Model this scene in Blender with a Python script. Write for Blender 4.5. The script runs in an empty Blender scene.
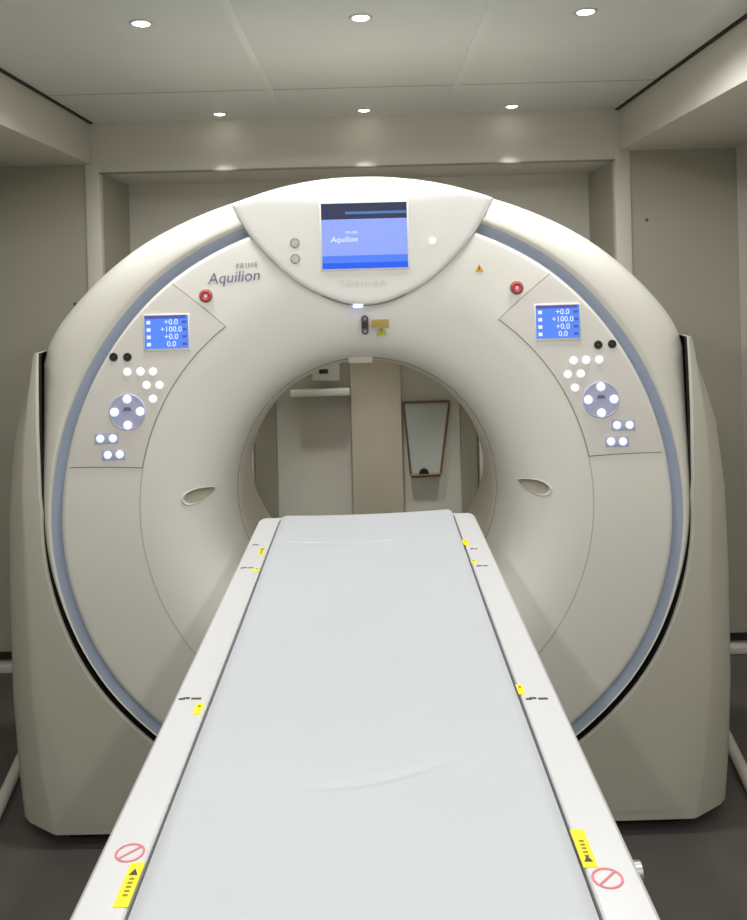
import bpy, bmesh, math, random
from math import sin, cos, pi, radians, sqrt, atan2, degrees
from mathutils import Matrix, Vector

C = bpy.context.scene.collection
ROLL = radians(1.5)
CAMX, CAMY, CAMZ, F = .026, -2.367, 1.64, 800.0

def at(px, py, Y):
    """world X, Z of a photo point on the plane y = Y"""
    dx, dy = px-370, py-288
    x = dx*cos(ROLL)-dy*sin(ROLL); y = dx*sin(ROLL)+dy*cos(ROLL)
    d = Y-CAMY
    return CAMX+x*d/F, CAMZ-y*d/F
def on_plane(px, py, Z):
    """world X, Y of a photo point on the plane z = Z"""
    dx, dy = px-370, py-288
    x = dx*cos(ROLL)-dy*sin(ROLL); y = dx*sin(ROLL)+dy*cos(ROLL)
    d = (CAMZ-Z)*F/y
    return CAMX+x*d/F, CAMY+d

# ------------------------------------------------------------------ materials
def lin(c):
    c = c/255.0
    return c/12.92 if c <= .04045 else ((c+.055)/1.055)**2.4
def mat(name, rgb, rough=.45, metal=0.0, emit=None, strength=0, noise=.03, scale=6.0, coat=0.0, bump=0.0, spec=.5):
    m = bpy.data.materials.new(name); m.use_nodes = True
    nt = m.node_tree; b = nt.nodes['Principled BSDF']
    col = [lin(v) for v in rgb]
    b.inputs['Roughness'].default_value = rough
    b.inputs['Metallic'].default_value = metal
    b.inputs['Coat Weight'].default_value = coat
    b.inputs['Specular IOR Level'].default_value = spec
    if noise > 0:
        tc = nt.nodes.new('ShaderNodeTexCoord'); n = nt.nodes.new('ShaderNodeTexNoise')
        n.inputs['Scale'].default_value = scale; n.inputs['Detail'].default_value = 4
        nt.links.new(tc.outputs['Object'], n.inputs['Vector'])
        r = nt.nodes.new('ShaderNodeValToRGB')
        r.color_ramp.elements[0].position = .3; r.color_ramp.elements[1].position = .7
        r.color_ramp.elements[0].color = [v*(1-noise) for v in col]+[1]
        r.color_ramp.elements[1].color = [min(1, v*(1+noise)) for v in col]+[1]
        nt.links.new(n.outputs['Fac'], r.inputs['Fac']); nt.links.new(r.outputs['Color'], b.inputs['Base Color'])
        if bump > 0:
            bp = nt.nodes.new('ShaderNodeBump'); bp.inputs['Strength'].default_value = bump
            bp.inputs['Distance'].default_value = .002
            nt.links.new(n.outputs['Fac'], bp.inputs['Height']); nt.links.new(bp.outputs['Normal'], b.inputs['Normal'])
    else:
        b.inputs['Base Color'].default_value = col+[1]
    if emit:
        b.inputs['Emission Color'].default_value = [lin(v) for v in emit]+[1]
        b.inputs['Emission Strength'].default_value = strength
    return m

M = dict(
    shell=mat('shell_plastic', (218, 216, 207), .38, noise=.015, scale=3),
    cover=mat('cover_plastic', (230, 228, 221), .36, noise=.012, scale=2),
    visor=mat('visor_plastic', (222, 221, 216), .32, noise=.01, scale=2),
    panel=mat('panel_plastic', (222, 218, 212), .42, noise=.01, scale=2),
    band=mat('blue_grey_band', (168, 180, 202), .3, noise=.02, scale=3),
    pedestal=mat('pedestal_plastic', (192, 190, 178), .42, noise=.02, scale=2),
    liner=mat('bore_liner', (205, 200, 188), .35, noise=.02, scale=4),
    recess=mat('recess_plastic', (188, 184, 168), .45, noise=.01),
    dark=mat('dark_gap', (28, 25, 20), .7, noise=.05),
    black=mat('black_plastic', (30, 27, 24), .35, noise=.03),
    seam=mat('seam_grey', (140, 136, 126), .6, noise=.02),
    grey=mat('grey_plastic', (188, 185, 180), .45, noise=.02),
    button=mat('lit_white_button', (240, 240, 240), .3, emit=(240, 238, 245), strength=.55, noise=0),
    bbutton=mat('lit_blue_button', (225, 235, 255), .3, emit=(205, 222, 255), strength=.85, noise=0),
    dial=mat('dial_lavender', (178, 178, 205), .35, emit=(160, 165, 215), strength=.08, noise=.02),
    dialdark=mat('dial_arrow', (120, 118, 150), .4, noise=0),
    red=mat('red_plastic', (186, 60, 66), .35, noise=.03),
    pale=mat('pale_centre', (236, 214, 212), .4, noise=.01),
    yellow=mat('yellow_sticker', (244, 232, 20), .5, noise=.03),
    ochre=mat('ochre_label', (178, 156, 84), .5, noise=.05, scale=30),
    lime=mat('lime_triangle', (168, 172, 40), .5, noise=.05, scale=30),
    amber=mat('amber_triangle', (220, 165, 50), .5, noise=.05, scale=30),
    ink=mat('dark_ink', (70, 66, 66), .6, noise=.02),
    inkblue=mat('lavender_ink', (118, 118, 152), .5, noise=.02),
    inkgrey=mat('grey_ink', (158, 157, 165), .5, noise=.02),
    emboss=mat('embossed_ink', (206, 204, 199), .5, noise=.01),
    pink=mat('pink_ink', (222, 120, 130), .5, noise=.02),
    orange=mat('ochre_ink', (150, 130, 20), .5, noise=.02),
    frame=mat('couch_white', (211, 211, 212), .35, noise=.01, scale=3),
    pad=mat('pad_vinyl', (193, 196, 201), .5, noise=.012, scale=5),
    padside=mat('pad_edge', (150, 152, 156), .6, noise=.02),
    couchbase=mat('couch_base_plastic', (214, 211, 202), .45, noise=.02),
    bellows=mat('bellows_grey', (110, 108, 104), .7, noise=.04),
    wall=mat('wall_paint_shaded', (166, 163, 149), .55, noise=.02, scale=1.5, bump=.05),  # same paint as the headers, toned darker where little lamp light reaches
    header=mat('wall_paint', (206, 202, 192), .5, noise=.015, scale=1.5, bump=.05),
    backwall=mat('back_wall_panel', (208, 205, 194), .45, noise=.02, scale=2),
    backpost=mat('back_post_beige', (212, 203, 184), .5, noise=.02, scale=2),
    greystrip=mat('strip_grey', (152, 148, 132), .6, noise=.03),
    ceiling=mat('ceiling_panel', (214, 216, 212), .3, noise=.04, scale=1.2),
    ceilseam=mat('ceiling_joint', (220, 222, 218), .5, noise=.02),
    floor=mat('floor_vinyl', (92, 89, 85), .38, noise=.06, scale=9),
    white=mat('white_enamel', (226, 224, 214), .4, noise=.02),
    wood=mat('brown_edging', (120, 92, 62), .5, noise=.12, scale=25),
    glass=mat('pale_green_panel', (190, 196, 188), .3, noise=.02),
    lamp=mat('lamp_glow', (255, 255, 250), .4, emit=(255, 252, 240), strength=12, noise=0),
    ring=mat('lamp_trim', (205, 205, 200), .3, metal=.3, noise=.02),
    led=mat('blue_white_led', (220, 225, 255), .3, emit=(170, 185, 255), strength=2.2, noise=0),
    greenled=mat('green_white_led', (225, 240, 230), .3, emit=(215, 255, 235), strength=1.8, noise=0),
    steel=mat('steel', (170, 170, 165), .35, metal=.8, noise=.03),
    s_navy=mat('screen_navy', (4, 8, 24), .4, emit=(20, 38, 92), strength=.6, noise=0),
    s_line=mat('screen_line', (10, 30, 80), .25, emit=(72, 120, 178), strength=.9, noise=0),
    s_peri=mat('screen_periwinkle', (40, 50, 90), .25, emit=(146, 168, 252), strength=.95, noise=0),
    s_mid=mat('screen_blue', (10, 30, 90), .25, emit=(78, 130, 252), strength=.95, noise=0),
    s_blue=mat('screen_deep_blue', (5, 20, 90), .25, emit=(14, 92, 240), strength=.95, noise=0),
    s_white=mat('screen_white', (120, 120, 130), .25, emit=(226, 236, 255), strength=1.0, noise=0),
    s_lcd=mat('lcd_blue', (10, 30, 90), .25, emit=(92, 144, 250), strength=.95, noise=0),
    s_lcdv=mat('lcd_violet', (20, 20, 70), .25, emit=(96, 100, 190), strength=.8, noise=0),
)

# ------------------------------------------------------------------ helpers
def link(name, me, mats, parent=None, smooth=None):
    if not isinstance(mats, (list, tuple)): mats = [mats]
    for m in mats: me.materials.append(m)
    if smooth is not None:
        me.polygons.foreach_set('use_smooth', [True]*len(me.polygons))
        me.set_sharp_from_angle(angle=radians(smooth))
    o = bpy.data.objects.new(name, me); C.objects.link(o)
    if parent is not None:
        o.parent = parent
        L = parent.location if parent.parent is None else parent.location + parent.parent.location
        o.matrix_parent_inverse = Matrix.Translation(-Vector(wl(parent)))
    return o
def wl(o):
    v = Vector((0, 0, 0))
    if o.parent is None: return o.location.copy()
    return v            # parts keep world coordinates in their mesh, origin at world zero
def obj(name, bm, mats, parent=None, smooth=35):
    bmesh.ops.recalc_face_normals(bm, faces=bm.faces[:])
    me = bpy.data.meshes.new(name); bm.to_mesh(me); bm.free()
    return link(name, me, mats, parent, smooth)
def tag(o, label=None, cat=None, group=None, kind=None):
    if label: o['label'] = label
    if cat: o['category'] = cat
    if group: o['group'] = group
    if kind: o['kind'] = kind
    return o
def thing(name, label, cat, loc=(0, 0, 0), group=None):
    o = bpy.data.objects.new(name, None); C.objects.link(o); o.location = loc
    o.empty_display_size = .1
    return tag(o, label, cat, group)
def box(bm, x0, x1, y0, y1, z0, z1, bev=0, seg=2, mi=0):
    r = bmesh.ops.create_cube(bm, size=1)
    vs = r['verts']
    for v in vs:
        v.co = Vector((x0+(v.co.x+.5)*(x1-x0), y0+(v.co.y+.5)*(y1-y0), z0+(v.co.z+.5)*(z1-z0)))
    fs = set(f for v in vs for f in v.link_faces)
    for f in fs: f.material_index = mi
    if bev:
        es = list(set(e for v in vs for e in v.link_edges))
        bmesh.ops.bevel(bm, geom=es, offset=bev, segments=seg, affect='EDGES', profile=.5)
def structbox(name, dims, m, bev=0):
    bm = bmesh.new(); box(bm, *dims, bev=bev)
    return tag(obj(name, bm, m), kind='structure')
def cyl(bm, x, y, z, r, y2=None, r2=None, n=32, mi=0):
    """disc-like cylinder with its axis along Y, from y (back) to y2 (front)"""
    r2 = r if r2 is None else r2
    a = [bm.verts.new((x+r*cos(2*pi*i/n), y, z+r*sin(2*pi*i/n))) for i in range(n)]
    b = [bm.verts.new((x+r2*cos(2*pi*i/n), y2, z+r2*sin(2*pi*i/n))) for i in range(n)]
    fs = [bm.faces.new((a[i], a[(i+1) % n], b[(i+1) % n], b[i])) for i in range(n)]
    fs += [bm.faces.new(a[::-1]), bm.faces.new(b)]
    for f in fs: f.material_index = mi
def dome(bm, x, y, z, r, h, n=28, mi=0):
    """low dome button facing -Y, base at y"""
    prof = [(r, 0), (r, .55*h), (r*.93, .85*h), (r*.75, h), (r*.4, h*1.08)]
    rings = []
    for (rr, hh) in prof:
        rings.append([bm.verts.new((x+rr*cos(2*pi*i/n), y-hh, z+rr*sin(2*pi*i/n))) for i in range(n)])
    fs = []
    for a, b in zip(rings, rings[1:]):
        fs += [bm.faces.new((a[i], a[(i+1) % n], b[(i+1) % n], b[i])) for i in range(n)]
    fs += [bm.faces.new(rings[0][::-1]), bm.faces.new(rings[-1])]
    for f in fs: f.material_index = mi
def ringtorus(bm, x, y, z, R, r, n=40, k=10, mi=0, axis='Y'):
    vs = []
    for i in range(n):
        a = 2*pi*i/n; row = []
        for j in range(k):
            b = 2*pi*j/k; rr = R+r*cos(b)
            if axis == 'Y': row.append(bm.verts.new((x+rr*cos(a), y+r*sin(b), z+rr*sin(a))))
            else: row.append(bm.verts.new((x+rr*cos(a), y+rr*sin(a), z+.3*r*sin(b))))
        vs.append(row)
    for i in range(n):
        for j in range(k):
            f = bm.faces.new((vs[i][j], vs[(i+1) % n][j], vs[(i+1) % n][(j+1) % k], vs[i][(j+1) % k]))
            f.material_index = mi
def bar(bm, p, q, r, n=12, mi=0):
    p, q = Vector(p), Vector(q); d = (q-p).normalized()
    u = d.orthogonal().normalized(); w = d.cross(u)
    A = [bm.verts.new(p+r*(cos(2*pi*i/n)*u+sin(2*pi*i/n)*w)) for i in range(n)]
    B = [bm.verts.new(q+r*(cos(2*pi*i/n)*u+sin(2*pi*i/n)*w)) for i in range(n)]
    fs = [bm.faces.new((A[i], A[(i+1) % n], B[(i+1) % n], B[i])) for i in range(n)]
    fs += [bm.faces.new(A[::-1]), bm.faces.new(B)]
    for f in fs: f.material_index = mi
def prism(bm, pts, y0, y1, mi=0):
    """outline pts (x,z) extruded from y0 (front) to y1 (back)"""
    a = [bm.verts.new((x, y0, z)) for x, z in pts]; b = [bm.verts.new((x, y1, z)) for x, z in pts]
    n = len(pts)
    fs = [bm.faces.new((a[i], a[(i+1) % n], b[(i+1) % n], b[i])) for i in range(n)]
    fs += [bm.faces.new(a), bm.faces.new(b[::-1])]
    for f in fs: f.material_index = mi
def text_into(bm, s, xf, size, mi=0, depth=.0004, spacing=1.0, shear=0.0):
    cu = bpy.data.curves.new('t', 'FONT'); cu.body = s; cu.size = size; cu.align_x = 'CENTER'; cu.align_y = 'CENTER'
    cu.extrude = depth; cu.space_character = spacing; cu.shear = shear; cu.resolution_u = 3
    o = bpy.data.objects.new('t', cu); C.objects.link(o)
    bpy.context.view_layer.update()
    dg = bpy.context.evaluated_depsgraph_get()
    me = bpy.data.meshes.new_from_object(o.evaluated_get(dg))
    me.transform(xf); n0 = len(bm.faces)
    bm.from_mesh(me); bm.faces.ensure_lookup_table()
    for f in bm.faces[n0:]: f.material_index = mi
    bpy.data.objects.remove(o); bpy.data.curves.remove(cu); bpy.data.meshes.remove(me)
def upright(x, y, z, tilt=0.0):      # text plane facing -Y
    return Matrix.Translation((x, y, z)) @ Matrix.Rotation(-tilt, 4, 'Y') @ Matrix.Rotation(pi/2, 4, 'X')
def interp(tab, x):
    if x <= tab[0][0]: return tab[0][1]
    for (a, va), (b, vb) in zip(tab, tab[1:]):
        if x <= b:
            t = (x-a)/(b-a)
            return va+(vb-va)*t
    return tab[-1][1]
def sm_interp(tab, x, w):
    return sum(interp(tab, x+w*k/3) for k in (-3, -2, -1, 0, 1, 2, 3))/7
def crom(pts, n=6):
    out = []
    P = [pts[0]]+list(pts)+[pts[-1]]
    for i in range(1, len(P)-2):
        for k in range(n):
            t = k/n
            out.append(tuple(.5*((2*P[i][c])+(-P[i-1][c]+P[i+1][c])*t+(2*P[i-1][c]-5*P[i][c]+4*P[i+1][c]-P[i+2][c])*t*t
                       + (-P[i-1][c]+3*P[i][c]-3*P[i+1][c]+P[i+2][c])*t**3) for c in range(2)))
    out.append(tuple(pts[-1]))
    return out

# ------------------------------------------------------------------ the room
GY = 1.17                       # plane of the end wall with the alcove opening
CZ = 2.40
HXl, HXr = -1.19, 1.14          # inner faces of the two long headers
AXl, AXr = -1.155, 1.12         # alcove sides
AZ, AY = 2.18, 1.593            # alcove soffit height, alcove back plane
BZ = 2.217                      # underside of the headers / bay soffits
SX = 1.66                       # side bay walls
YB = -4.6                       # wall behind the camera
structbox('floor', (-SX-.1, SX+.1, YB-.1, AY+.1, -.1, 0), M['floor'])
structbox('ceiling', (HXl-.02, HXr+.02, YB-.1, GY+.02, CZ, CZ+.1), M['ceiling'])
for x in (-.335, .375):
    structbox('trim_1', (x-.012, x+.012, YB, GY, CZ-.003, CZ+.01), M['ceilseam'])
for y in (.66, -.55, -1.8, -3.0):
    structbox('trim_2', (HXl, HXr, y-.0012, y+.0012, CZ-.001, CZ+.01), M['seam'])
# dark shadow gap between ceiling and headers
structbox('trim_3', (HXl-.002, HXl+.014, YB, GY, CZ-.006, CZ+.01), M['dark'])
structbox('trim_4', (HXr-.014, HXr+.002, YB, GY, CZ-.006, CZ+.01), M['dark'])
structbox('trim_9', (HXl, HXr, GY-.008, GY+.002, CZ-.003, CZ+.01), M['greystrip'])
# headers and bay soffits
structbox('wall_header_left', (-SX-.1, HXl, YB, GY+.02, BZ, CZ+.1), M['header'], bev=.004)
structbox('wall_header_right', (HXr, SX+.1, YB, GY+.02, BZ, CZ+.1), M['header'], bev=.004)
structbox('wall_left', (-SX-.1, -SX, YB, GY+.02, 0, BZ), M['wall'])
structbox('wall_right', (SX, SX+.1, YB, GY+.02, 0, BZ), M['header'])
structbox('wall_rear', (-SX-.1, SX+.1, YB-.1, YB, 0, CZ+.1), M['header'])
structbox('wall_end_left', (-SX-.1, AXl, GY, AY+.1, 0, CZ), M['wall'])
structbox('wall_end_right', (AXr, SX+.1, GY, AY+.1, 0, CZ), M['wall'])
structbox('wall_beam', (AXl, AXr, GY, AY+.1, AZ, CZ+.1), M['header'])
structbox('wall_back', (AXl, AXr, AY, AY+.1, 0, AZ), M['backwall'])
# beam face and light corner posts of the opening
structbox('trim_5', (AXl+.003, AXr-.003, GY-.012, GY, AZ, CZ), M['header'])
structbox('trim_6', (AXl-.062, AXl+.003, GY-.012, GY+.03, 0, BZ), M['header'], bev=.004)
structbox('trim_7', (AXr-.003, AXr+.066, GY-.012, GY+.03, 0, BZ), M['header'], bev=.004)
structbox('trim_13', (HXl, AXl+.003, GY-.012, GY, BZ, CZ), M['header'])
structbox('trim_14', (AXr-.003, HXr, GY-.012, GY, BZ, CZ), M['header'])
structbox('trim_8', (AXl, AXr, GY-.014, GY+.012, AZ-.006, AZ), M['seam'])
# back wall seen through the bore: centre post, grey strips and white strips
structbox('wall_back_post', (-.082, .163, AY-.05, AY, 0, AZ), M['backpost'], bev=.003)
for a, b in ((-.56, -.455), (.455, .535)):
    structbox('trim_10', (a, b, AY-.012, AY, 0, 1.5), M['greystrip'])
for a, b in ((-.62, -.565), (.54, .60)):
    structbox('trim_11', (a, b, AY-.05, AY, 0, 1.5), M['white'], bev=.006)
structbox('baseboard_right', (AXr+.066, SX, GY-.05, GY, 0, .035), M['white'], bev=.006)
structbox('baseboard_left', (-SX, AXl-.062, GY-.05, GY, 0, .035), M['white'], bev=.006)
structbox('trim_12', (AXr+.066, SX, GY-.012, GY, .045, .075), M['dark'])
structbox('trim_12', (-SX, AXl-.062, GY-.012, GY, .045, .075), M['dark'])

# ------------------------------------------------------------------ downlights
dl_rows = [1.05, -.12, -1.29, -2.46, -3.6]
dl_cols = [-.597, .020, .652]
POWER = [20.0, 8.0, 5.5, 5, 9]
posn = [['left', 'middle', 'right'], ]
first = None
rown = ['in the far row above the beam', 'in the nearer row above the scanner front', 'in the row above the couch',
        'in the row above the camera', 'in the row by the rear wall']
for ri, y in enumerate(dl_rows):
    for ci, x in enumerate(dl_cols):
        lab = 'round recessed ceiling downlight, %s of three %s' % (['leftmost', 'centre', 'rightmost'][ci], rown[ri])
        if first is None:
            t = thing('ceiling_downlight', lab, 'light', (x, y, CZ), 'recessed downlights in the ceiling')
            bm = bmesh.new()
            n = 40
            prof = [(.034, 0.0), (.034, -.002), (.031, -.004), (.025, -.003), (.023, 0.0)]
            rr = [[bm.verts.new((a*cos(2*pi*i/n), a*sin(2*pi*i/n), b)) for i in range(n)] for a, b in prof]
            for A, B in zip(rr, rr[1:]+rr[:1]):
                for i in range(n): bm.faces.new((A[i], A[(i+1) % n], B[(i+1) % n], B[i]))
            bmesh.ops.recalc_face_normals(bm, faces=bm.faces[:])
            me = bpy.data.meshes.new('trim_ring'); bm.to_mesh(me); bm.free()
            a = link('trim_ring', me, M['ring'], None, 40); a.parent = t
            bm = bmesh.new()
            v = [[bm.verts.new((q*cos(2*pi*i/n), q*sin(2*pi*i/n), z)) for i in range(n)] for q, z in ((.023, -.0005), (.020, -.003), (.012, -.005))]
            for A, B in zip(v, v[1:]):
                for i in range(n): bm.faces.new((A[i], B[i], B[(i+1) % n], A[(i+1) % n]))
            bm.faces.new(v[-1][::-1])
            bmesh.ops.recalc_face_normals(bm, faces=bm.faces[:])
            me = bpy.data.meshes.new('lens'); bm.to_mesh(me); bm.free()
            b = link('lens', me, M['lamp'], None, 60); b.parent = t
            first = t
        else:
            t = first.copy(); C.objects.link(t); t.location = (x, y, CZ); t['label'] = lab
            for ch in list(first.children):
                if ch.type != 'MESH': continue
                c = ch.copy(); C.objects.link(c); c.parent = t
        L = bpy.data.lights.new('downlight_beam', 'SPOT')
        L.energy = POWER[ri]*3*((1.22, .5, 1.22)[ci] if ri in (1, 2) else 1); L.spot_size = radians(172 if ri else 50); L.spot_blend = .3 if ri else .5; L.shadow_soft_size = .05
        L.color = (1, .995, .972)
        lo = bpy.data.objects.new('downlight_beam', L); C.objects.link(lo); lo.location = (x, y, CZ-.02)

# ------------------------------------------------------------------ CT scanner
G = thing('ct_scanner', 'large white ring-shaped CT scanner gantry with a blue screen at its top', 'medical scanner', (0, .45, 0))
GZ = 1.0
Rtab = [(-90, .88), (-62, .885), (-45, .897), (-31, .916), (-8, .915), (7, .903), (30, .890), (50, .884), (68, .868), (90, .866)]
Otab = [(22, 1.068), (25, 1.083), (28, 1.090), (36, 1.072), (48, 1.043), (58, 1.013), (68, .990), (90, .984)]
def RR(e): return sm_interp(Rtab, e, 7)
def RO(e):
    if e < 0: return RR(e)+.032+.043*max(0, 1+e/30)
    if e < 24: return .984/cos(radians(e))
    return max(sm_interp(Otab, e, 3), 0)
def elev(a): return degrees(atan2(sin(a), abs(cos(a))))
NA = 720
def loft(rowsf, n=NA, closed=False):
    """rowsf(angle) -> list of (r, y); lofted round the scanner axis"""
    bm = bmesh.new(); cols = []
    for i in range(n):
        a = 2*pi*i/n
        cols.append([bm.verts.new((r*cos(a), y, GZ+r*sin(a))) for r, y in rowsf(a)])
    m = len(cols[0])
    for i in range(n):
        A, B = cols[i], cols[(i+1) % n]
        for j in range(m if closed else m-1):
            k = (j+1) % m
            bm.faces.new((A[j], A[k], B[k], B[j]))
    return bm
def fix_normals(o): pass

# front cover -------------------------------------------------------------
core = [(.900, .045), (.900, .022), (.8965, .009), (.889, .002), (.876, -.001), (.80, -.004), (.72, -.005), (.67, -.004), (.62, .001),
        (.58, .011), (.54, .028), (.50, .053), (.47, .080), (.447, .112), (.432, .146), (.422, .182), (.4175, .215)]
cprof = crom(core, 8)
def cover_y(x, z):
    r = sqrt(x*x+(z-GZ)**2)
    e = elev(atan2(z-GZ, x))
    if r > .67: r = .67+(r-.67)*(.23)/(RR(e)-.67)
    best = 0
    for (a, ya), (b, yb) in zip(cprof, cprof[1:]):
        if b <= r <= a and a > b: best = ya+(yb-ya)*(a-r)/(a-b)
    return best
HX, HZ = .506, 1.030
def tear(u):      # teardrop outline of the grab recess (right-hand one), u in 0..2pi
    x = .042*cos(u); w = .0245*(.56+.44*x/.042)**.42
    z = w*sin(u)
    t = radians(-14)
    return x*cos(t)-z*sin(t), x*sin(t)+z*cos(t)
tear_pts = [tear(2*pi*i/72) for i in range(72)]
def inside(px, pz, s):
    c = False; n = len(tear_pts)
    for i in range(n):
        x1, z1 = tear_pts[i]; x2, z2 = tear_pts[i-1]
        x1 *= s; x2 *= s; z1 *= s; z2 *= s
        if (z1 > pz) != (z2 > pz) and px < (x2-x1)*(pz-z1)/(z2-z1)+x1: c = not c
    return c
def cover_rows(a):
    m = (RR(elev(a))-.67)/.23
    out = []
    for r, y in cprof:
        rr = r if r < .67 else .67+(r-.67)*m
        x, z = abs(rr*cos(a)), GZ+rr*sin(a)
        if abs(x-HX) < .05 and abs(z-HZ) < .04 and inside(x-HX, z-HZ, 1.06): y += .045
        out.append((rr, y))
    return out
# denser radial sampling through the grab recesses
dense = []
for p, q in zip(cprof, cprof[1:]):
    k = 3 if .45 < q[0] < .57 else 1
    for j in range(k): dense.append((p[0]+(q[0]-p[0])*j/k, p[1]+(q[1]-p[1])*j/k))
dense.append(cprof[-1]); cprof = dense
o = obj('front_cover', loft(cover_rows, 960), M['cover'], G, 40)
# seam circle of the cover
def arcstrip(r, w, a0, a1, dy=-.0006, n=240):
    bm = bmesh.new(); cols = []
    for i in range(n+1):
        a = a0+(a1-a0)*i/n
        row = []
        for q, h in ((r-w/2, .001), (r-w/2, dy), (r+w/2, dy), (r+w/2, .001)):
            x, z = q*cos(a), GZ+q*sin(a); row.append(bm.verts.new((x, cover_y(x, z)+h, z)))
        cols.append(row)
    for A, B in zip(cols, cols[1:]):
        for j in range(3): bm.faces.new((A[j], A[j+1], B[j+1], B[j]))
    return bm
obj('cover_seam', arcstrip(.670, .0028, radians(-208), radians(28), n=480), M['grey'], G, 40)
# bore liner and rear cover
def bore_rows(a):
    return crom([(.4175, .214), (.413, .220), (.406, .245), (.402, .29), (.402, .36), (.408, .44), (.425, .58), (.452, .74), (.485, .87), (.505, .900)], 4)
obj('bore_liner', loft(bore_rows, 360), M['liner'], G, 40)
obj('bore_ring', loft(lambda a: [(.4180, .2135), (.4155, .2135), (.4155, .219), (.4180, .219)], 240), M['seam'], G, 40)
# blue grey band
def band_rows(a):
    R = RR(elev(a))
    return [(R-.006, .036), (R+.003, .032), (R+.014, .022), (R+.023, .012), (R+.027, .008), (R+.030, .03)]
obj('accent_band', loft(band_rows), M['band'], G, 50)
def shell_rows(a):
    e = elev(a); ri = RR(e)+.027; ro = max(RO(e), ri+.004); w = ro-ri
    return crom([(ri, .03), (ri, .010), (ri+.05*w, .002), (ri+.12*w, -.002), (ri+.35*w, .003), (ri+.62*w, .020), (ri+.84*w, .050),
                 (ri+.96*w, .085), (ro, .125), (ro, .30), (ro-.025, .60), (ro-.06, .84), (ro-.10, .895), (ro-.16, .905), (.50, .900)], 3)
obj('outer_shell', loft(shell_rows), M['shell'], G, 40)
# black ring put in for the shade of the gap behind the lower rim
def gap_rows(a):
    R = RR(elev(a))
    return [(R+.030, .075), (R+.062, .075), (R+.062, .09), (R+.03, .09)]
obj('gap_shade_ring', loft(gap_rows, 360, True), M['dark'], G, 40)

# pedestal ---------------------------------------------------------------
Xo = [(0, 1.085), (.2, 1.102), (.4, 1.112), (.75, 1.114), (1.0, 1.108), (1.2, 1.085), (1.34, 1.045), (1.42, 1.012), (1.46, .995), (1.475, .985)]
Xc = [(0, .95), (.04, .955), (.2, .985), (.45, 1.012), (.80, 1.022), (1.05, 1.026), (1.2, 1.018), (1.34, 1.000), (1.43, .985), (1.475, .975)]
rows = [(0.045, .0005), (.055, .0005)]
for k in range(61):
    s = (k/60)**1.0; e = -90+90*s
    r = RR(e)+.047
    rows.append((GZ+r*sin(radians(e)), max(.001, r*cos(radians(e)))))
for z in (1.05, 1.1, 1.15, 1.2, 1.25, 1.3, 1.34, 1.38, 1.42, 1.45, 1.466, 1.472):
    rows.append((z, .959+.003*max(0, (1.25-abs(z-1.25)*4))))
bm = bmesh.new()
for sgn in (1, -1):
    prev = None
    for (z, xi) in rows:
        xo, xc = interp(Xo, z), interp(Xc, z)
        if z > 1.4: xc = max(xc, xi+.006); xo = max(xo, xc+.004)
        w = xc-xi
        top = max(0, (z-1.30)/.17)
        xb = min(xi+.045, xo-.012); xb = max(xb, xi+.0005)
        row = [(xb, .86), (xb, .085), (xi+.001, .022), (xi+min(.003, w*.1), .006), (xi+min(.009, w*.25), -.002), (xi+min(.02, w*.5), -.002),
               (xi+w*.8, .000), (xc-min(.012, w*.12), .001), (xc, .006+.02*top), (xo-.3*(xo-xc), .062+.02*top), (xo-.1*(xo-xc), .09+.02*top), (xo, .125+.02*top), (xo, .60), (xo-.02, .80), (xo-.05, .86)]
        vs = [bm.verts.new((sgn*x, y, z)) for x, y in row]
        if prev:
            for j in range(len(vs)):
                k = (j+1) % len(vs)
                bm.faces.new((prev[j], prev[k], vs[k], vs[j])).material_index = 1 if j < 3 else 0  # inner wall faces coloured dark to stand for shade in the gap
        else: bm.faces.new(vs)
        prev = vs
    bm.faces.new(prev[::-1])
obj('pedestal', bm, [M['pedestal'], M['dark']], G, 38)
bm = bmesh.new(); box(bm, -.93, .93, .05, .84, 0, .046, bev=.01)
obj('plinth', bm, M['dark'], G)  # near-black colour stands for the shadow under the pedestal

# visor ------------------------------------------------------------------
VX = .010
half = [(0, 1.590), (.07, 1.600), (.175, 1.647), (.257, 1.713), (.335, 1.803), (.386, 1.895)]
low = crom(half, 8)
topz = lambda x: GZ+sqrt(.988**2-x*x) if x < 1 else 0
a0 = atan2(.895, .386)
n = 26
arc = []
for i in range(1, n):
    a = a0+(pi/2-a0)*i/n; r = .975-.002*min(1, i/5); arc.append((r*cos(a), GZ+r*sin(a)))
right = low+arc+[(0, GZ+.973)]
outline = [(x+VX, z) for x, z in right]+[(-x+VX, z) for x, z in right[-2:0:-1]]
VO = [Vector((x, z)) for x, z in outline]; nv = len(VO)
norm = []
for i in range(nv):
    t = VO[(i+1) % nv]-VO[i-1]; t.normalize(); norm.append(Vector((-t.y, t.x)))     # inward for CCW
VC = Vector((VX, 1.80)); SF = -.030
bm = bmesh.new(); loops = []
def vis_y(z): return SF+.050*max(0, (z-1.900)/.075)**2.2
for sc_, dy in ((1, .36), (1, .12), (1, .05), (1, .030), (.998, .016), (.992, .008), (.982, .003), (.965, .0005), (.94, 0), (.88, 0), (.8, 0), (.65, 0), (.45, 0), (.2, 0)):
    row = []
    for i in range(nv):
        p = VC+(VO[i]-VC)*sc_
        row.append(bm.verts.new((p.x, dy if dy > .04 else max(vis_y(p.y)+dy, SF+dy), p.y)))
    loops.append(row)
for A, B in zip(loops, loops[1:]):
    for i in range(nv): bm.faces.new((A[i], A[(i+1) % nv], B[(i+1) % nv], B[i]))
cv = bm.verts.new((VC.x, SF, VC.y))
for i in range(nv): bm.faces.new((loops[-1][i], loops[-1][(i+1) % nv], cv))
bm.faces.new(loops[0][::-1])
VIS = obj('visor', bm, M['visor'], G, 30)
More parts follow.
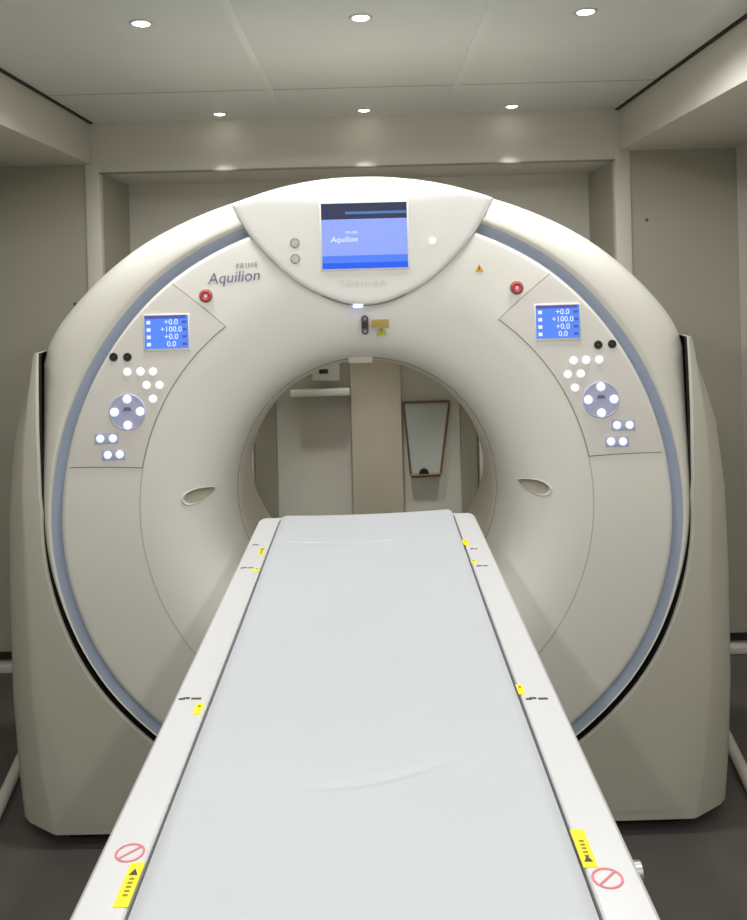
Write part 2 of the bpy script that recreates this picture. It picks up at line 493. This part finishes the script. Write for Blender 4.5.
# thin dark seam where the visor meets the ring
bm = bmesh.new()
A = [[bm.verts.new(((VO[i]-norm[i]*d).x, y, (VO[i]-norm[i]*d).y)) for i in range(nv)] for d, y in ((-.002, -.0008), (.0026, -.0008), (.0026, .37), (-.002, .37))]
for P, Q in zip(A, A[1:]+A[:1]):
    for i in range(nv):
        if VO[i].y > 1.89 and VO[(i+1) % nv].y > 1.89 and abs(VO[i].x-VX) < .36: continue
        bm.faces.new((P[i], P[(i+1) % nv], Q[(i+1) % nv], Q[i]))
bm2 = bm
obj('visor_seam', bm, M['seam'], G, 40)
vy = -.0305
# screen
sx0, sx1, sz0, sz1 = -.111, .139, 1.698, 1.889
bm = bmesh.new()
box(bm, sx0-.005, sx1+.005, vy-.003, vy+.02, sz0-.005, sz1+.005, bev=.002, mi=0)
fy = vy-.0034
def quad(bm, x0, x1, z0, z1, y, mi):
    f = bm.faces.new([bm.verts.new(p) for p in ((x0, y, z0), (x1, y, z0), (x1, y, z1), (x0, y, z1))]); f.material_index = mi
H = sz1-sz0
box(bm, sx0, sx1, fy, vy, sz1-.245*H, sz1, mi=1)
box(bm, sx0, sx1, fy, vy, sz0+.20*H, sz1-.245*H, mi=3)
box(bm, sx0, sx1, fy, vy, sz0+.09*H, sz0+.20*H, mi=4)
box(bm, sx0, sx1, fy, vy, sz0, sz0+.09*H, mi=5)
box(bm, sx0+.07, sx1, fy-.0003, fy, sz1-.17*H, sz1-.13*H, mi=2)
text_into(bm, 'Aquilion', upright(-.046, fy-.0004, 1.783), .0235, 6, shear=.2)
text_into(bm, 'PRIME', upright(-.024, fy-.0004, 1.803), .011, 6, spacing=1.25)
obj('display_screen', bm, [M['white'], M['s_navy'], M['s_line'], M['s_peri'], M['s_mid'], M['s_blue'], M['s_white']], VIS, 30)
bm = bmesh.new(); text_into(bm, 'TOSHIBA', upright(.004, vy-.0004, 1.657), .024, 0, spacing=1.5)
tag(obj('maker_lettering', bm, M['emboss'], VIS, None), 'faint pale grey embossed lettering below the screen')
for (x, z) in ((-.190, 1.777), (-.190, 1.731)):
    bm = bmesh.new(); ringtorus(bm, x, vy, z, .013, .0014, mi=0); cyl(bm, x, vy+.001, z, .0115, vy-.0012, .0105, mi=1)
    tag(obj('button', bm, [M['seam'], M['grey']], VIS, 40), 'small round grey button left of the screen')
bm = bmesh.new(); dome(bm, .212, vy+.0005, 1.773, .009, .003)
tag(obj('indicator_lamp', bm, M['greenled'], VIS, 60), 'small round glowing pale green indicator')
bm = bmesh.new(); box(bm, -.026, .004, -.024, .012, 1.583, 1.593, bev=.004)
tag(obj('status_light', bm, M['led'], VIS, 60), 'small glowing blue-white light at the lower tip of the visor')

# things set in the front cover ------------------------------------------
def cover_disc(x, z, r, h0=.001, h1=.003): return cover_y(x, z)
# sensor and labels above the bore
x, z = .008, 1.530; y = cover_y(x, z)-.013
bm = bmesh.new()
pts = [(x+.0105*cos(t)+0, z+(.018 if sin(t) >= 0 else -.018)+.0105*sin(t)) for t in [2*pi*i/40 for i in range(40)]]
prism(bm, pts, y-.006, y+.04, 0)
cyl(bm, x, y-.006, z, .009, y-.008, .0075, mi=1)
cyl(bm, x, y-.006, z+.019, .005, y-.0072, .0045, mi=2); cyl(bm, x, y-.006, z-.019, .005, y-.0072, .0045, mi=2)
tag(obj('camera_sensor', bm, [M['ink'], M['black'], M['seam']], G, 35), 'small upright black oval sensor above the bore')
x, z = .055, 1.533; y = cover_y(x, z)-.005
bm = bmesh.new(); box(bm, x-.027, x+.024, y-.003, y+.016, z-.0125, z+.0125, bev=.0008, mi=0)
for k in range(3): box(bm, x-.022, x+.012-.006*k, y-.0034, y-.003, z+.005-.006*k, z+.007-.006*k, mi=1)
tag(obj('warning_label', bm, [M['ochre'], M['orange']], G, 30), 'small ochre rectangular warning label')
x, z = .058, 1.507; y = cover_y(x, z)-.004
bm = bmesh.new(); prism(bm, [(x-.017, z-.009), (x+.015, z-.009), (x-.001, z+.013)], y-.004, y+.016, 0)
box(bm, x-.002, x, y-.0045, y-.004, z-.004, z+.006, mi=1)
tag(obj('warning_triangle', bm, [M['lime'], M['ink']], G, 30), 'small lime yellow triangle below the ochre label')
x, z = .350, 1.690; y = cover_y(x, z)
bm = bmesh.new(); prism(bm, [(x-.012, z-.010), (x+.012, z-.010), (x, z+.012)], y-.002, y+.004, 0)
box(bm, x-.0012, x+.0012, y-.0026, y-.002, z-.005, z+.005, mi=1)
tag(obj('warning_triangle', bm, [M['amber'], M['ink']], G, 30), 'tiny amber warning triangle right of the visor')
# logo
bm = bmesh.new(); text_into(bm, 'Aquilion', upright(-.376, cover_y(-.376, 1.68)-.0012, 1.682, radians(3.5)), .046, 0, shear=.22)
tag(obj('model_lettering', bm, M['inkblue'], G, None), 'lavender grey slanted lettering left of the visor')
bm = bmesh.new(); text_into(bm, 'PRIME', upright(-.338, cover_y(-.338, 1.715)-.0012, 1.716, radians(3.5)), .020, 0, spacing=1.3, shear=.2)
tag(obj('model_lettering', bm, M['inkgrey'], G, None), 'tiny pale grey lettering above the larger lettering')
# emergency stops
for s in (-1, 1):
    x, z = s*.459, 1.629; y = cover_y(x, z)
    bm = bmesh.new(); cyl(bm, x, y+.002, z, .021, y-.002, .020, n=40)
    E = obj('emergency_stop', bm, M['seam'], G, 40)
    bm = bmesh.new(); ringtorus(bm, x, y-.004, z, .0125, .0052, k=12); cyl(bm, x, y-.002, z, .011, y-.006, .010)
    obj('stop_button', bm, M['red'], E, 40)
    bm = bmesh.new(); cyl(bm, x, y-.0055, z, .0065, y-.0075, .005, n=24)
    obj('stop_cap', bm, M['pale'], E, 40)
# grab recesses
for s in (-1, 1):
    bm = bmesh.new(); rings = []
    for sc, dy in ((1.17, .0015), (1.13, -.0025), (1.06, -.0045), (1.0, -.002), (.97, .004), (.93, .012), (.86, .020), (.6, .025), (.15, .026)):
        row = []
        for (tx, tz) in tear_pts:
            X, Z = s*(HX+tx*sc), HZ+tz*sc
            row.append(bm.verts.new((X, cover_y(X, Z)+dy, Z)))
        rings.append(row)
    for A, B in zip(rings, rings[1:]):
        for i in range(72): bm.faces.new((A[i], A[(i+1) % 72], B[(i+1) % 72], B[i])).material_index = 0
    bm.faces.new(rings[-1])
    for f in bm.faces:
        c = f.calc_center_median()
        f.material_index = 1 if c.y > cover_y(c.x, c.z)+.004 else 0
    tag(obj('grab_recess', bm, [M['visor'], M['recess']], G, 50), 'oval grey grip recess with a pale lip')

# control panels ----------------------------------------------------------
def panel_grid(s, grow, dy):
    bm = bmesh.new(); NR, NT = 24, 44; g = []
    for i in range(NR+1):
        row = []
        for j in range(NT+1):
            u = i/NR; v = j/NT
            r0, r1 = .673-grow, None
            e0 = 11.0+(8.6-11.0)*u; e1 = 53.0+(50.0-53.0)*u
            e = e0+(e1-e0)*v
            r1 = RR(e)-.012
            r = r0+(r1-r0)*u
            a = radians(e)+(grow/r)*(2*v-1)
            x, z = r*cos(a), GZ+r*sin(a)
            row.append((s*x, cover_y(x, z)+dy, z))
        g.append(row)
    F0 = [[bm.verts.new(p) for p in row] for row in g]
    B0 = [[bm.verts.new((p[0], p[1]+.004, p[2])) for p in row] for row in g]
    for i in range(NR):
        for j in range(NT):
            bm.faces.new((F0[i][j], F0[i+1][j], F0[i+1][j+1], F0[i][j+1]))
            bm.faces.new((B0[i][j], B0[i][j+1], B0[i+1][j+1], B0[i+1][j]))
    for j in range(NT):
        bm.faces.new((F0[0][j], F0[0][j+1], B0[0][j+1], B0[0][j])); bm.faces.new((F0[NR][j], B0[NR][j], B0[NR][j+1], F0[NR][j+1]))
    for i in range(NR):
        bm.faces.new((F0[i][0], B0[i][0], B0[i+1][0], F0[i+1][0])); bm.faces.new((F0[i][NT], F0[i+1][NT], B0[i+1][NT], B0[i][NT]))
    return bm
def P(px, py):
    x, z = at(px, py, 0); return abs(x), z
btn = [(127.8, 372, 0), (141, 371.5, 1), (153.5, 371.5, 0), (147, 385, 0), (160, 385, 0), (153.5, 398.7, 0),
       (101, 438.4, 1), (113.7, 438, 1), (108.5, 454.6, 1), (120.5, 454.0, 1)]
rows_txt = ['+0.0', '+100.0', '+0.0', '0.0']
for s, side in ((-1, 'left'), (1, 'right')):
    tag(obj('panel_seam', panel_grid(s, .0028, -.0006), M['seam'], G, 30), 'thin grey joint line around the %s control panel' % side)
    CP = tag(obj('control_panel', panel_grid(s, 0, -.0022), M['panel'], G, 30), '%s curved control panel with lit buttons and a small blue screen' % side)
    D = -.0024
    # screen
    cx, cz = s*.577, 1.5265; w, h = .0645, .049; y = cover_y(abs(cx), cz)+D
    bm = bmesh.new(); box(bm, cx-w-.004, cx+w+.004, y-.003, y+.006, cz-h-.008, cz+h+.004, bev=.002, mi=0)
    y1 = y-.0033
    box(bm, cx-w, cx+w, y1, y-.002, cz-h, cz+h, mi=1)
    box(bm, cx-w, cx+w*.9, y1-.0002, y1, cz+h*.80, cz+h, mi=3)
    for k in range(4):
        zz = cz+h*.58-k*h*.44
        box(bm, cx-w*.90, cx-w*.72, y1-.0003, y1, zz-.005, zz+.005, mi=2)
        text_into(bm, rows_txt[k], upright(cx+w*.22, y1-.0005, zz), .023, 2)
        box(bm, cx+w*.72, cx+w*.92, y1-.0003, y1, zz-.004, zz+.004, mi=3)
    obj('position_screen', bm, [M['white'], M['s_lcd'], M['s_white'], M['s_lcdv']], CP, 30)
    # sockets
    for (px, py) in ((114, 357), (128, 357)):
        x, z = P(px, py); x *= s; y = cover_y(abs(x), z)+D
        bm = bmesh.new(); cyl(bm, x, y+.003, z, .0125, y-.0015, .0115, mi=0); ringtorus(bm, x, y-.001, z, .0115, .0016, mi=1)
        cyl(bm, x, y-.0015, z, .004, y-.0022, .003, mi=1)
        tag(obj('socket', bm, [M['black'], M['ink']], CP, 40), 'small round dark socket')
    for (px, py, k) in btn:
        x, z = P(px, py); x *= s; y = cover_y(abs(x), z)+D
        bm = bmesh.new(); dome(bm, x, y+.001, z, .0118, .0045)
        tag(obj('button', bm, M['bbutton'] if k else M['button'], CP, 50), 'small round %s button' % ('blue-lit' if k else 'white lit'))
    x, z = P(128.3, 411.8); x *= s; y = cover_y(abs(x), z)+D
    bm = bmesh.new(); cyl(bm, x, y+.002, z, .054, y-.002, .053, n=64); ringtorus(bm, x, y-.0015, z, .0515, .0022, n=64)
    tag(obj('direction_pad', bm, M['dial'], CP, 40), 'round lavender pad under four buttons')
    bm = bmesh.new(); prism(bm, [(x-.014, z+.004), (x+.014, z+.004), (x+.008, z+.015), (x-.008, z+.015)], y-.0035, y)
    tag(obj('pad_marking', bm, M['dialdark'], CP, 30), 'small dark mark at the centre of the pad')
    for dx, dz in ((0, .0385), (-.038, .001), (.038, .001), (0, -.0385)):
        bm = bmesh.new(); dome(bm, x+dx, y-.001, z+dz, .0128, .005)
        tag(obj('button', bm, M['bbutton'], CP, 50), 'round lit button on the direction pad')
    # backlit strips between the lowest buttons
    (xa, za), (xb, zb) = P(101, 438.4), P(113.7, 438); y = cover_y(xa, za)+D
    bm = bmesh.new(); box(bm, min(s*xa, s*xb)-.017, max(s*xa, s*xb)+.017, y-.001, y+.002, za-.017, za+.017, bev=.001)
    tag(obj('button_surround', bm, M['dial'], CP, 30), 'pale lavender surround of two buttons')
    (xa, za), (xb, zb) = P(108.5, 454.6), P(120.5, 454); y = cover_y(xa, za)+D
    bm = bmesh.new(); box(bm, min(s*xa, s*xb)-.017, max(s*xa, s*xb)+.017, y-.001, y+.002, za-.016, za+.016, bev=.001)
    tag(obj('button_surround', bm, M['dial'], CP, 30), 'pale lavender surround of the two lowest buttons')
# laser window at the top of the bore mouth
bm = bmesh.new(); box(bm, -.050, .03, .175, .30, GZ+.402, GZ+.425, bev=.005)
tag(obj('laser_window', bm, M['liner'], G, 40), 'small white block at the top edge of the bore')

# ------------------------------------------------------------------ couch
TZ = .991
W = thing('patient_couch', 'long narrow white patient table running into the scanner bore', 'medical table', (0, -1.3, 0))
Y0, Y1 = -2.62, -.075
def halfw(y):                     # plan rounding at the head end
    d = Y1-y; rc = .035
    if d >= rc: return .307
    return .307-rc+sqrt(max(0, rc*rc-(rc-d)**2))
ys = [Y0+(Y1-.035-Y0)*i/60 for i in range(61)]+[Y1-.035+.035*sin(pi/2*k/12) for k in range(1, 13)]
bm = bmesh.new(); prev = None
for y in ys:
    hw = halfw(y); d = hw-.307
    sec = [(.18, .885), (.262, .905), (.296, .925), (.3060, .952), (.3070, .978), (.3055, .987), (.301, TZ), (.250, TZ), (.2475, TZ-.002), (.2465, TZ-.020), (.18, TZ-.030), (0, TZ-.034)]
    sec = [(min(x, x+d) if x > .2 else x, z) for x, z in sec]
    if Y1-y < .012: sec = [(x, z-.004*(1-(Y1-y)/.012)**2 if z > .97 else z+.006*(1-(Y1-y)/.012)) for x, z in sec]
    row = [bm.verts.new((x, y, z)) for x, z in sec]+[bm.verts.new((-x, y, z)) for x, z in sec[-2::-1]]
    if prev:
        m = len(row)
        for j in range(m): bm.faces.new((prev[j], prev[(j+1) % m], row[(j+1) % m], row[j]))
    else: bm.faces.new(row)
    prev = row
bm.faces.new(prev[::-1])
obj('couch_frame', bm, M['frame'], W, 35)
bm = bmesh.new(); box(bm, -.24, .24, -2.1, -.95, 0, .16, bev=.02); obj('couch_base', bm, M['couchbase'], W)
bm = bmesh.new()
for k in range(14): box(bm, -.20+.008*(k % 2), .20-.008*(k % 2), -2.0+.008*(k % 2), -1.05-.008*(k % 2), .16+.045*k, .16+.045*(k+1))
obj('bellows', bm, M['bellows'], W, 20)
bm = bmesh.new(); box(bm, -.23, .23, -2.4, -.7, .79, .89, bev=.02); obj('couch_carriage', bm, M['couchbase'], W)
bm = bmesh.new(); bar(bm, (.295, -1.44, .955), (.313, -1.44, .955), .008); bar(bm, (.313, -1.44, .955), (.322, -1.44, .955), .012)
tag(obj('side_knob', bm, M['steel'], W, 40), 'small grey knob on the right side rail')
# stickers on the rails
def sticker(px, py, w, l, m=M['yellow'], dots=True, lab='yellow sticker on the white rail', skew=0):
    x, y = on_plane(px, py, TZ)
    bm = bmesh.new(); box(bm, x-w/2, x+w/2, y-l/2, y+l/2, TZ-.0005, TZ+.0007, mi=0)
    if dots and l > .04:
        s = -1 if x < 0 else 1
        yy = y+.010 if s < 0 else y-.017
        for k in range(5): box(bm, x-.0025, x+.003, yy-.004-.006*k+(.03 if s > 0 else 0), yy-.001-.006*k+(.03 if s > 0 else 0), TZ+.0007, TZ+.0010, mi=1)
        v = [bm.verts.new((x+a, (y+.018 if s < 0 else y-.018)+b, TZ+.0011)) for a, b in ((-.005, -.005), (.005, -.005), (0, .005))]
        bm.faces.new(v).material_index = 2
    elif dots: box(bm, x-.002, x+.002, y+.004, y+.010, TZ+.0007, TZ+.001, mi=1)
    tag(obj('warning_sticker', bm, [m, M['orange'], M['ink']], W, 30), lab)
sticker(261.5, 551.5, .012, .048, lab='yellow sticker on the left rail near the head end')
sticker(256, 570, .014, .022, lab='small yellow sticker on the left rail')
sticker(198.5, 709, .013, .034, lab='small yellow sticker midway along the left rail')
sticker(129.5, 884.5, .0165, .066, lab='long yellow sticker on the near left rail')
sticker(465.5, 542.5, .014, .040, lab='yellow sticker on the right rail near the head end')
sticker(474, 562, .014, .018, lab='small yellow sticker on the right rail')
sticker(520.5, 689.5, .011, .030, lab='small yellow sticker midway along the right rail')
sticker(583.5, 848, .0165, .062, lab='long yellow sticker on the near right rail')
def marks(px, py, w):
    x, y = on_plane(px, py, TZ); bm = bmesh.new()
    segs = [(-.5, -.22, 0), (-.18, -.02, .25), (.06, .5, 0)]
    for a, b, o_ in segs:
        box(bm, x+a*w, x+b*w, y-.0022+o_*.008, y+.0028+o_*.008, TZ-.0003, TZ+.0006)
    box(bm, x-.32*w, x-.1*w, y+.002, y+.005, TZ-.0003, TZ+.0006)
    tag(obj('rail_marking', bm, M['ink'], W, 30), 'small dark marking on the white rail')
for px, py, w in ((255.5, 545, .016), (247, 568, .030), (190, 699, .036), (474, 549, .018), (482, 566, .026), (537, 699, .034)): marks(px, py, w)
for px, py in ((130, 853), (607.5, 878.5)):
    x, y = on_plane(px, py, TZ); bm = bmesh.new()
    n = 48; R1, R0 = 1.0, .80; ax, ay = .0172, .0155
    lo_ = [[bm.verts.new((x+ax*q*cos(2*pi*i/n), y+ay*q*sin(2*pi*i/n), zz)) for i in range(n)] for q, zz in ((1, TZ-.0003), (1, TZ+.0007), (.84, TZ+.0007), (.84, TZ-.0003))]
    for A, B in zip(lo_, lo_[1:]+lo_[:1]):
        for i in range(n): bm.faces.new((A[i], A[(i+1) % n], B[(i+1) % n], B[i]))
    p = Vector((x-ax*.62, y-ay*.62, TZ+.0004)); q = Vector((x+ax*.62, y+ay*.62, TZ+.0004)); d = (q-p).normalized(); nn = Vector((-d.y, d.x, 0))*.0011
    bm.faces.new([bm.verts.new(c+Vector((0, 0, .0004))) for c in (p-nn, q-nn, q+nn, p+nn)])
    tag(obj('prohibition_symbol', bm, M['pink'], W, 30), 'pink ring with a diagonal slash on the rail')

# mattress
bm = bmesh.new()
NX, ysm = 48, []
y = -2.56
while y < -.070: ysm.append(y); y += .0008 if -.36 < y < -.30 else (.0018 if -1.37 < y < -1.24 else .006)
ysm.append(-.070)
def topz_(x, y):
    u = x/.2425
    z = TZ+.0035-.006*(1-u*u)
    z += .0035*sin((y+.55)*5.2)*(1-.3*u*u)
    # head end lifts slightly towards the right
    k = max(0, 1-(-.07-y)/.25); z += k*k*(.004+.006*u*.6)
    # two creases
    if -.9 < u < .35:
        yc = -.330+.05*(u+.28)**2; z -= .013*math.exp(-((y-yc)/.0028)**2)*max(0, 1-((u+.28)/.6)**2)
    if -.35 < u < .55:
        yc = -1.325+.07*(u+.2)**2+.03*(u+.2); z -= .0035*math.exp(-((y-yc)/.008)**2)*max(0, 1-((u-.08)/.42)**2)
    ed = 1-abs(u)
    z -= .0055*max(0, 1-ed/.03)**2
    e2 = (-.070-y)
    if e2 < .012: z -= .008*(1-e2/.012)**2
    return z
T = []
for y in ysm:
    T.append([bm.verts.new((-.2425+.485*i/NX, y, topz_(-.2425+.485*i/NX, y))) for i in range(NX+1)])
Bt = []
for y in ysm:
    Bt.append([bm.verts.new((-.2425+.485*i/NX, y, .9622 if 0 < i < NX else .973)) for i in range(NX+1)])
def base_z(i): 
    x = abs(-.2425+.485*i/NX); return interp([(0, TZ-.0335), (.18, TZ-.0295), (.2455, TZ-.0195)], x)
for row in Bt:
    for i, v in enumerate(row): v.co.z = base_z(i)
for k in range(len(ysm)-1):
    for i in range(NX):
        f = bm.faces.new((T[k][i], T[k][i+1], T[k+1][i+1], T[k+1][i]))
        bm.faces.new((Bt[k][i], Bt[k+1][i], Bt[k+1][i+1], Bt[k][i+1]))
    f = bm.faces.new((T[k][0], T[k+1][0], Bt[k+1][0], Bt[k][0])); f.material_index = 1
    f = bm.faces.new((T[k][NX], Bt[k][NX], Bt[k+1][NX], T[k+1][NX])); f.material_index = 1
for i in range(NX):
    bm.faces.new((T[0][i], Bt[0][i], Bt[0][i+1], T[0][i+1])); bm.faces.new((T[-1][i], T[-1][i+1], Bt[-1][i+1], Bt[-1][i]))
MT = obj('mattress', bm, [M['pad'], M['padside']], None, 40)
tag(MT, 'long pale grey padded mattress with slight creases lying on the white patient table', 'mattress')

# ------------------------------------------------------------------ things on the back wall
def wx(px, py, Y): return at(px, py, Y)
Yb = AY
x0, z0 = at(312, 362, Yb-.08); x1, z1 = at(340, 383, Yb-.08)
D = thing('wall_intercom', 'small pale wall box with a dark window above a ledge, seen through the bore', 'wall box', ((x0+x1)/2, Yb-.001, z1))
bm = bmesh.new(); box(bm, x0, x1, Yb-.08, Yb-.0005, z1+.012, z0+.03, bev=.006); obj('casing', bm, M['white'], D)
xa, za = at(323.5, 371.5, Yb-.082)
bm = bmesh.new(); box(bm, xa-.022, xa+.022, Yb-.083, Yb-.078, za-.011, za+.011, bev=.002); obj('display_window', bm, M['black'], D)
bm = bmesh.new()
xl, zl = at(290, 388, Yb-.10); xr, _ = at(351, 388, Yb-.10)
box(bm, xl, -.084, Yb-.10, Yb-.0005, zl-.045, zl-.012, bev=.004)
tag(obj('wall_ledge', bm, M['white']), 'thin pale ledge on the back wall under the small wall box', 'ledge')
# wedge-shaped board with brown edging
Yp = Yb-.03
tl, tr_, br, bl = [at(px, py, Yp) for px, py in ((403.5, 402), (449.5, 401), (440.5, 474), (411, 475.5))]
Wb = thing('hanging_board', 'pale tapered board with brown edging hung on the back wall, seen through the bore', 'board', ((tl[0]+tr_[0])/2, Yb-.001, bl[1]))
bm = bmesh.new(); prism(bm, [bl, br, tr_, tl], Yp, Yb-.001); obj('board_face', bm, M['glass'], Wb, 30)
bm = bmesh.new()
for p, q, r in ((tl, tr_, .006), (tr_, br, .0055), (br, bl, .010), (bl, tl, .0055)):
    bar(bm, (p[0], Yp-.002, p[1]), (q[0], Yp-.002, q[1]), r, n=10)
obj('board_edging', bm, M['wood'], Wb, 40)
xm, zm = at(424, 473, Yp)
bm = bmesh.new(); prism(bm, [(xm+.024*cos(t), zm+.024*sin(t)) for t in [pi*i/16 for i in range(17)]], Yp-.012, Yp)
obj('finger_notch', bm, M['black'], Wb, 30)
# cable ducts beside the pedestals
for s, side in ((1, 'right'), (-1, 'left')):
    bm = bmesh.new()
    p = Vector((s*1.30, .78, .02)); q = Vector((s*1.115, -.42, .02))
    q = Vector((s*1.17, .02, .02))
    bar(bm, p, q, .02, n=16); bar(bm, p, p+Vector((s*.02, .30, 0)), .02, n=16); 
    tag(obj('floor_pipe', bm, M['white'], None, 40), 'white pipe on the dark floor beside the %s scanner pedestal' % side, 'pipe')
# small screws on the end wall
for px, py, side in ((75, 304, 'left'), (647, 220, 'right')):
    x, z = at(px, py, GY)
    bm = bmesh.new(); cyl(bm, x, GY-.0002, z, .007, GY-.004, .005, n=16)
    tag(obj('wall_screw', bm, M['ink'], None, 40), 'tiny dark screw on the %s end wall beside the post' % side, 'screw')

# ------------------------------------------------------------------ world, camera, view
w = bpy.data.worlds.new('World'); bpy.context.scene.world = w; w.use_nodes = True
w.node_tree.nodes['Background'].inputs['Color'].default_value = (.5, .5, .5, 1)
w.node_tree.nodes['Background'].inputs['Strength'].default_value = .0
cam = bpy.data.cameras.new('camera'); co = bpy.data.objects.new('camera', cam); C.objects.link(co)
cam.sensor_fit = 'HORIZONTAL'; cam.sensor_width = 36; cam.lens = F/747*36
cam.shift_x = (373.5-370)/747; cam.shift_y = (288-460)/747
cam.clip_start = .02
co.matrix_world = Matrix.Translation((CAMX, CAMY, CAMZ)) @ Matrix.Rotation(pi/2, 4, 'X') @ Matrix.Rotation(-ROLL, 4, 'Z')
sc = bpy.context.scene; sc.camera = co
sc.view_settings.view_transform = 'Standard'; sc.view_settings.look = 'None'; sc.view_settings.gamma = 1
sc.view_settings.use_curve_mapping = False; sc.view_settings.exposure = -0.04
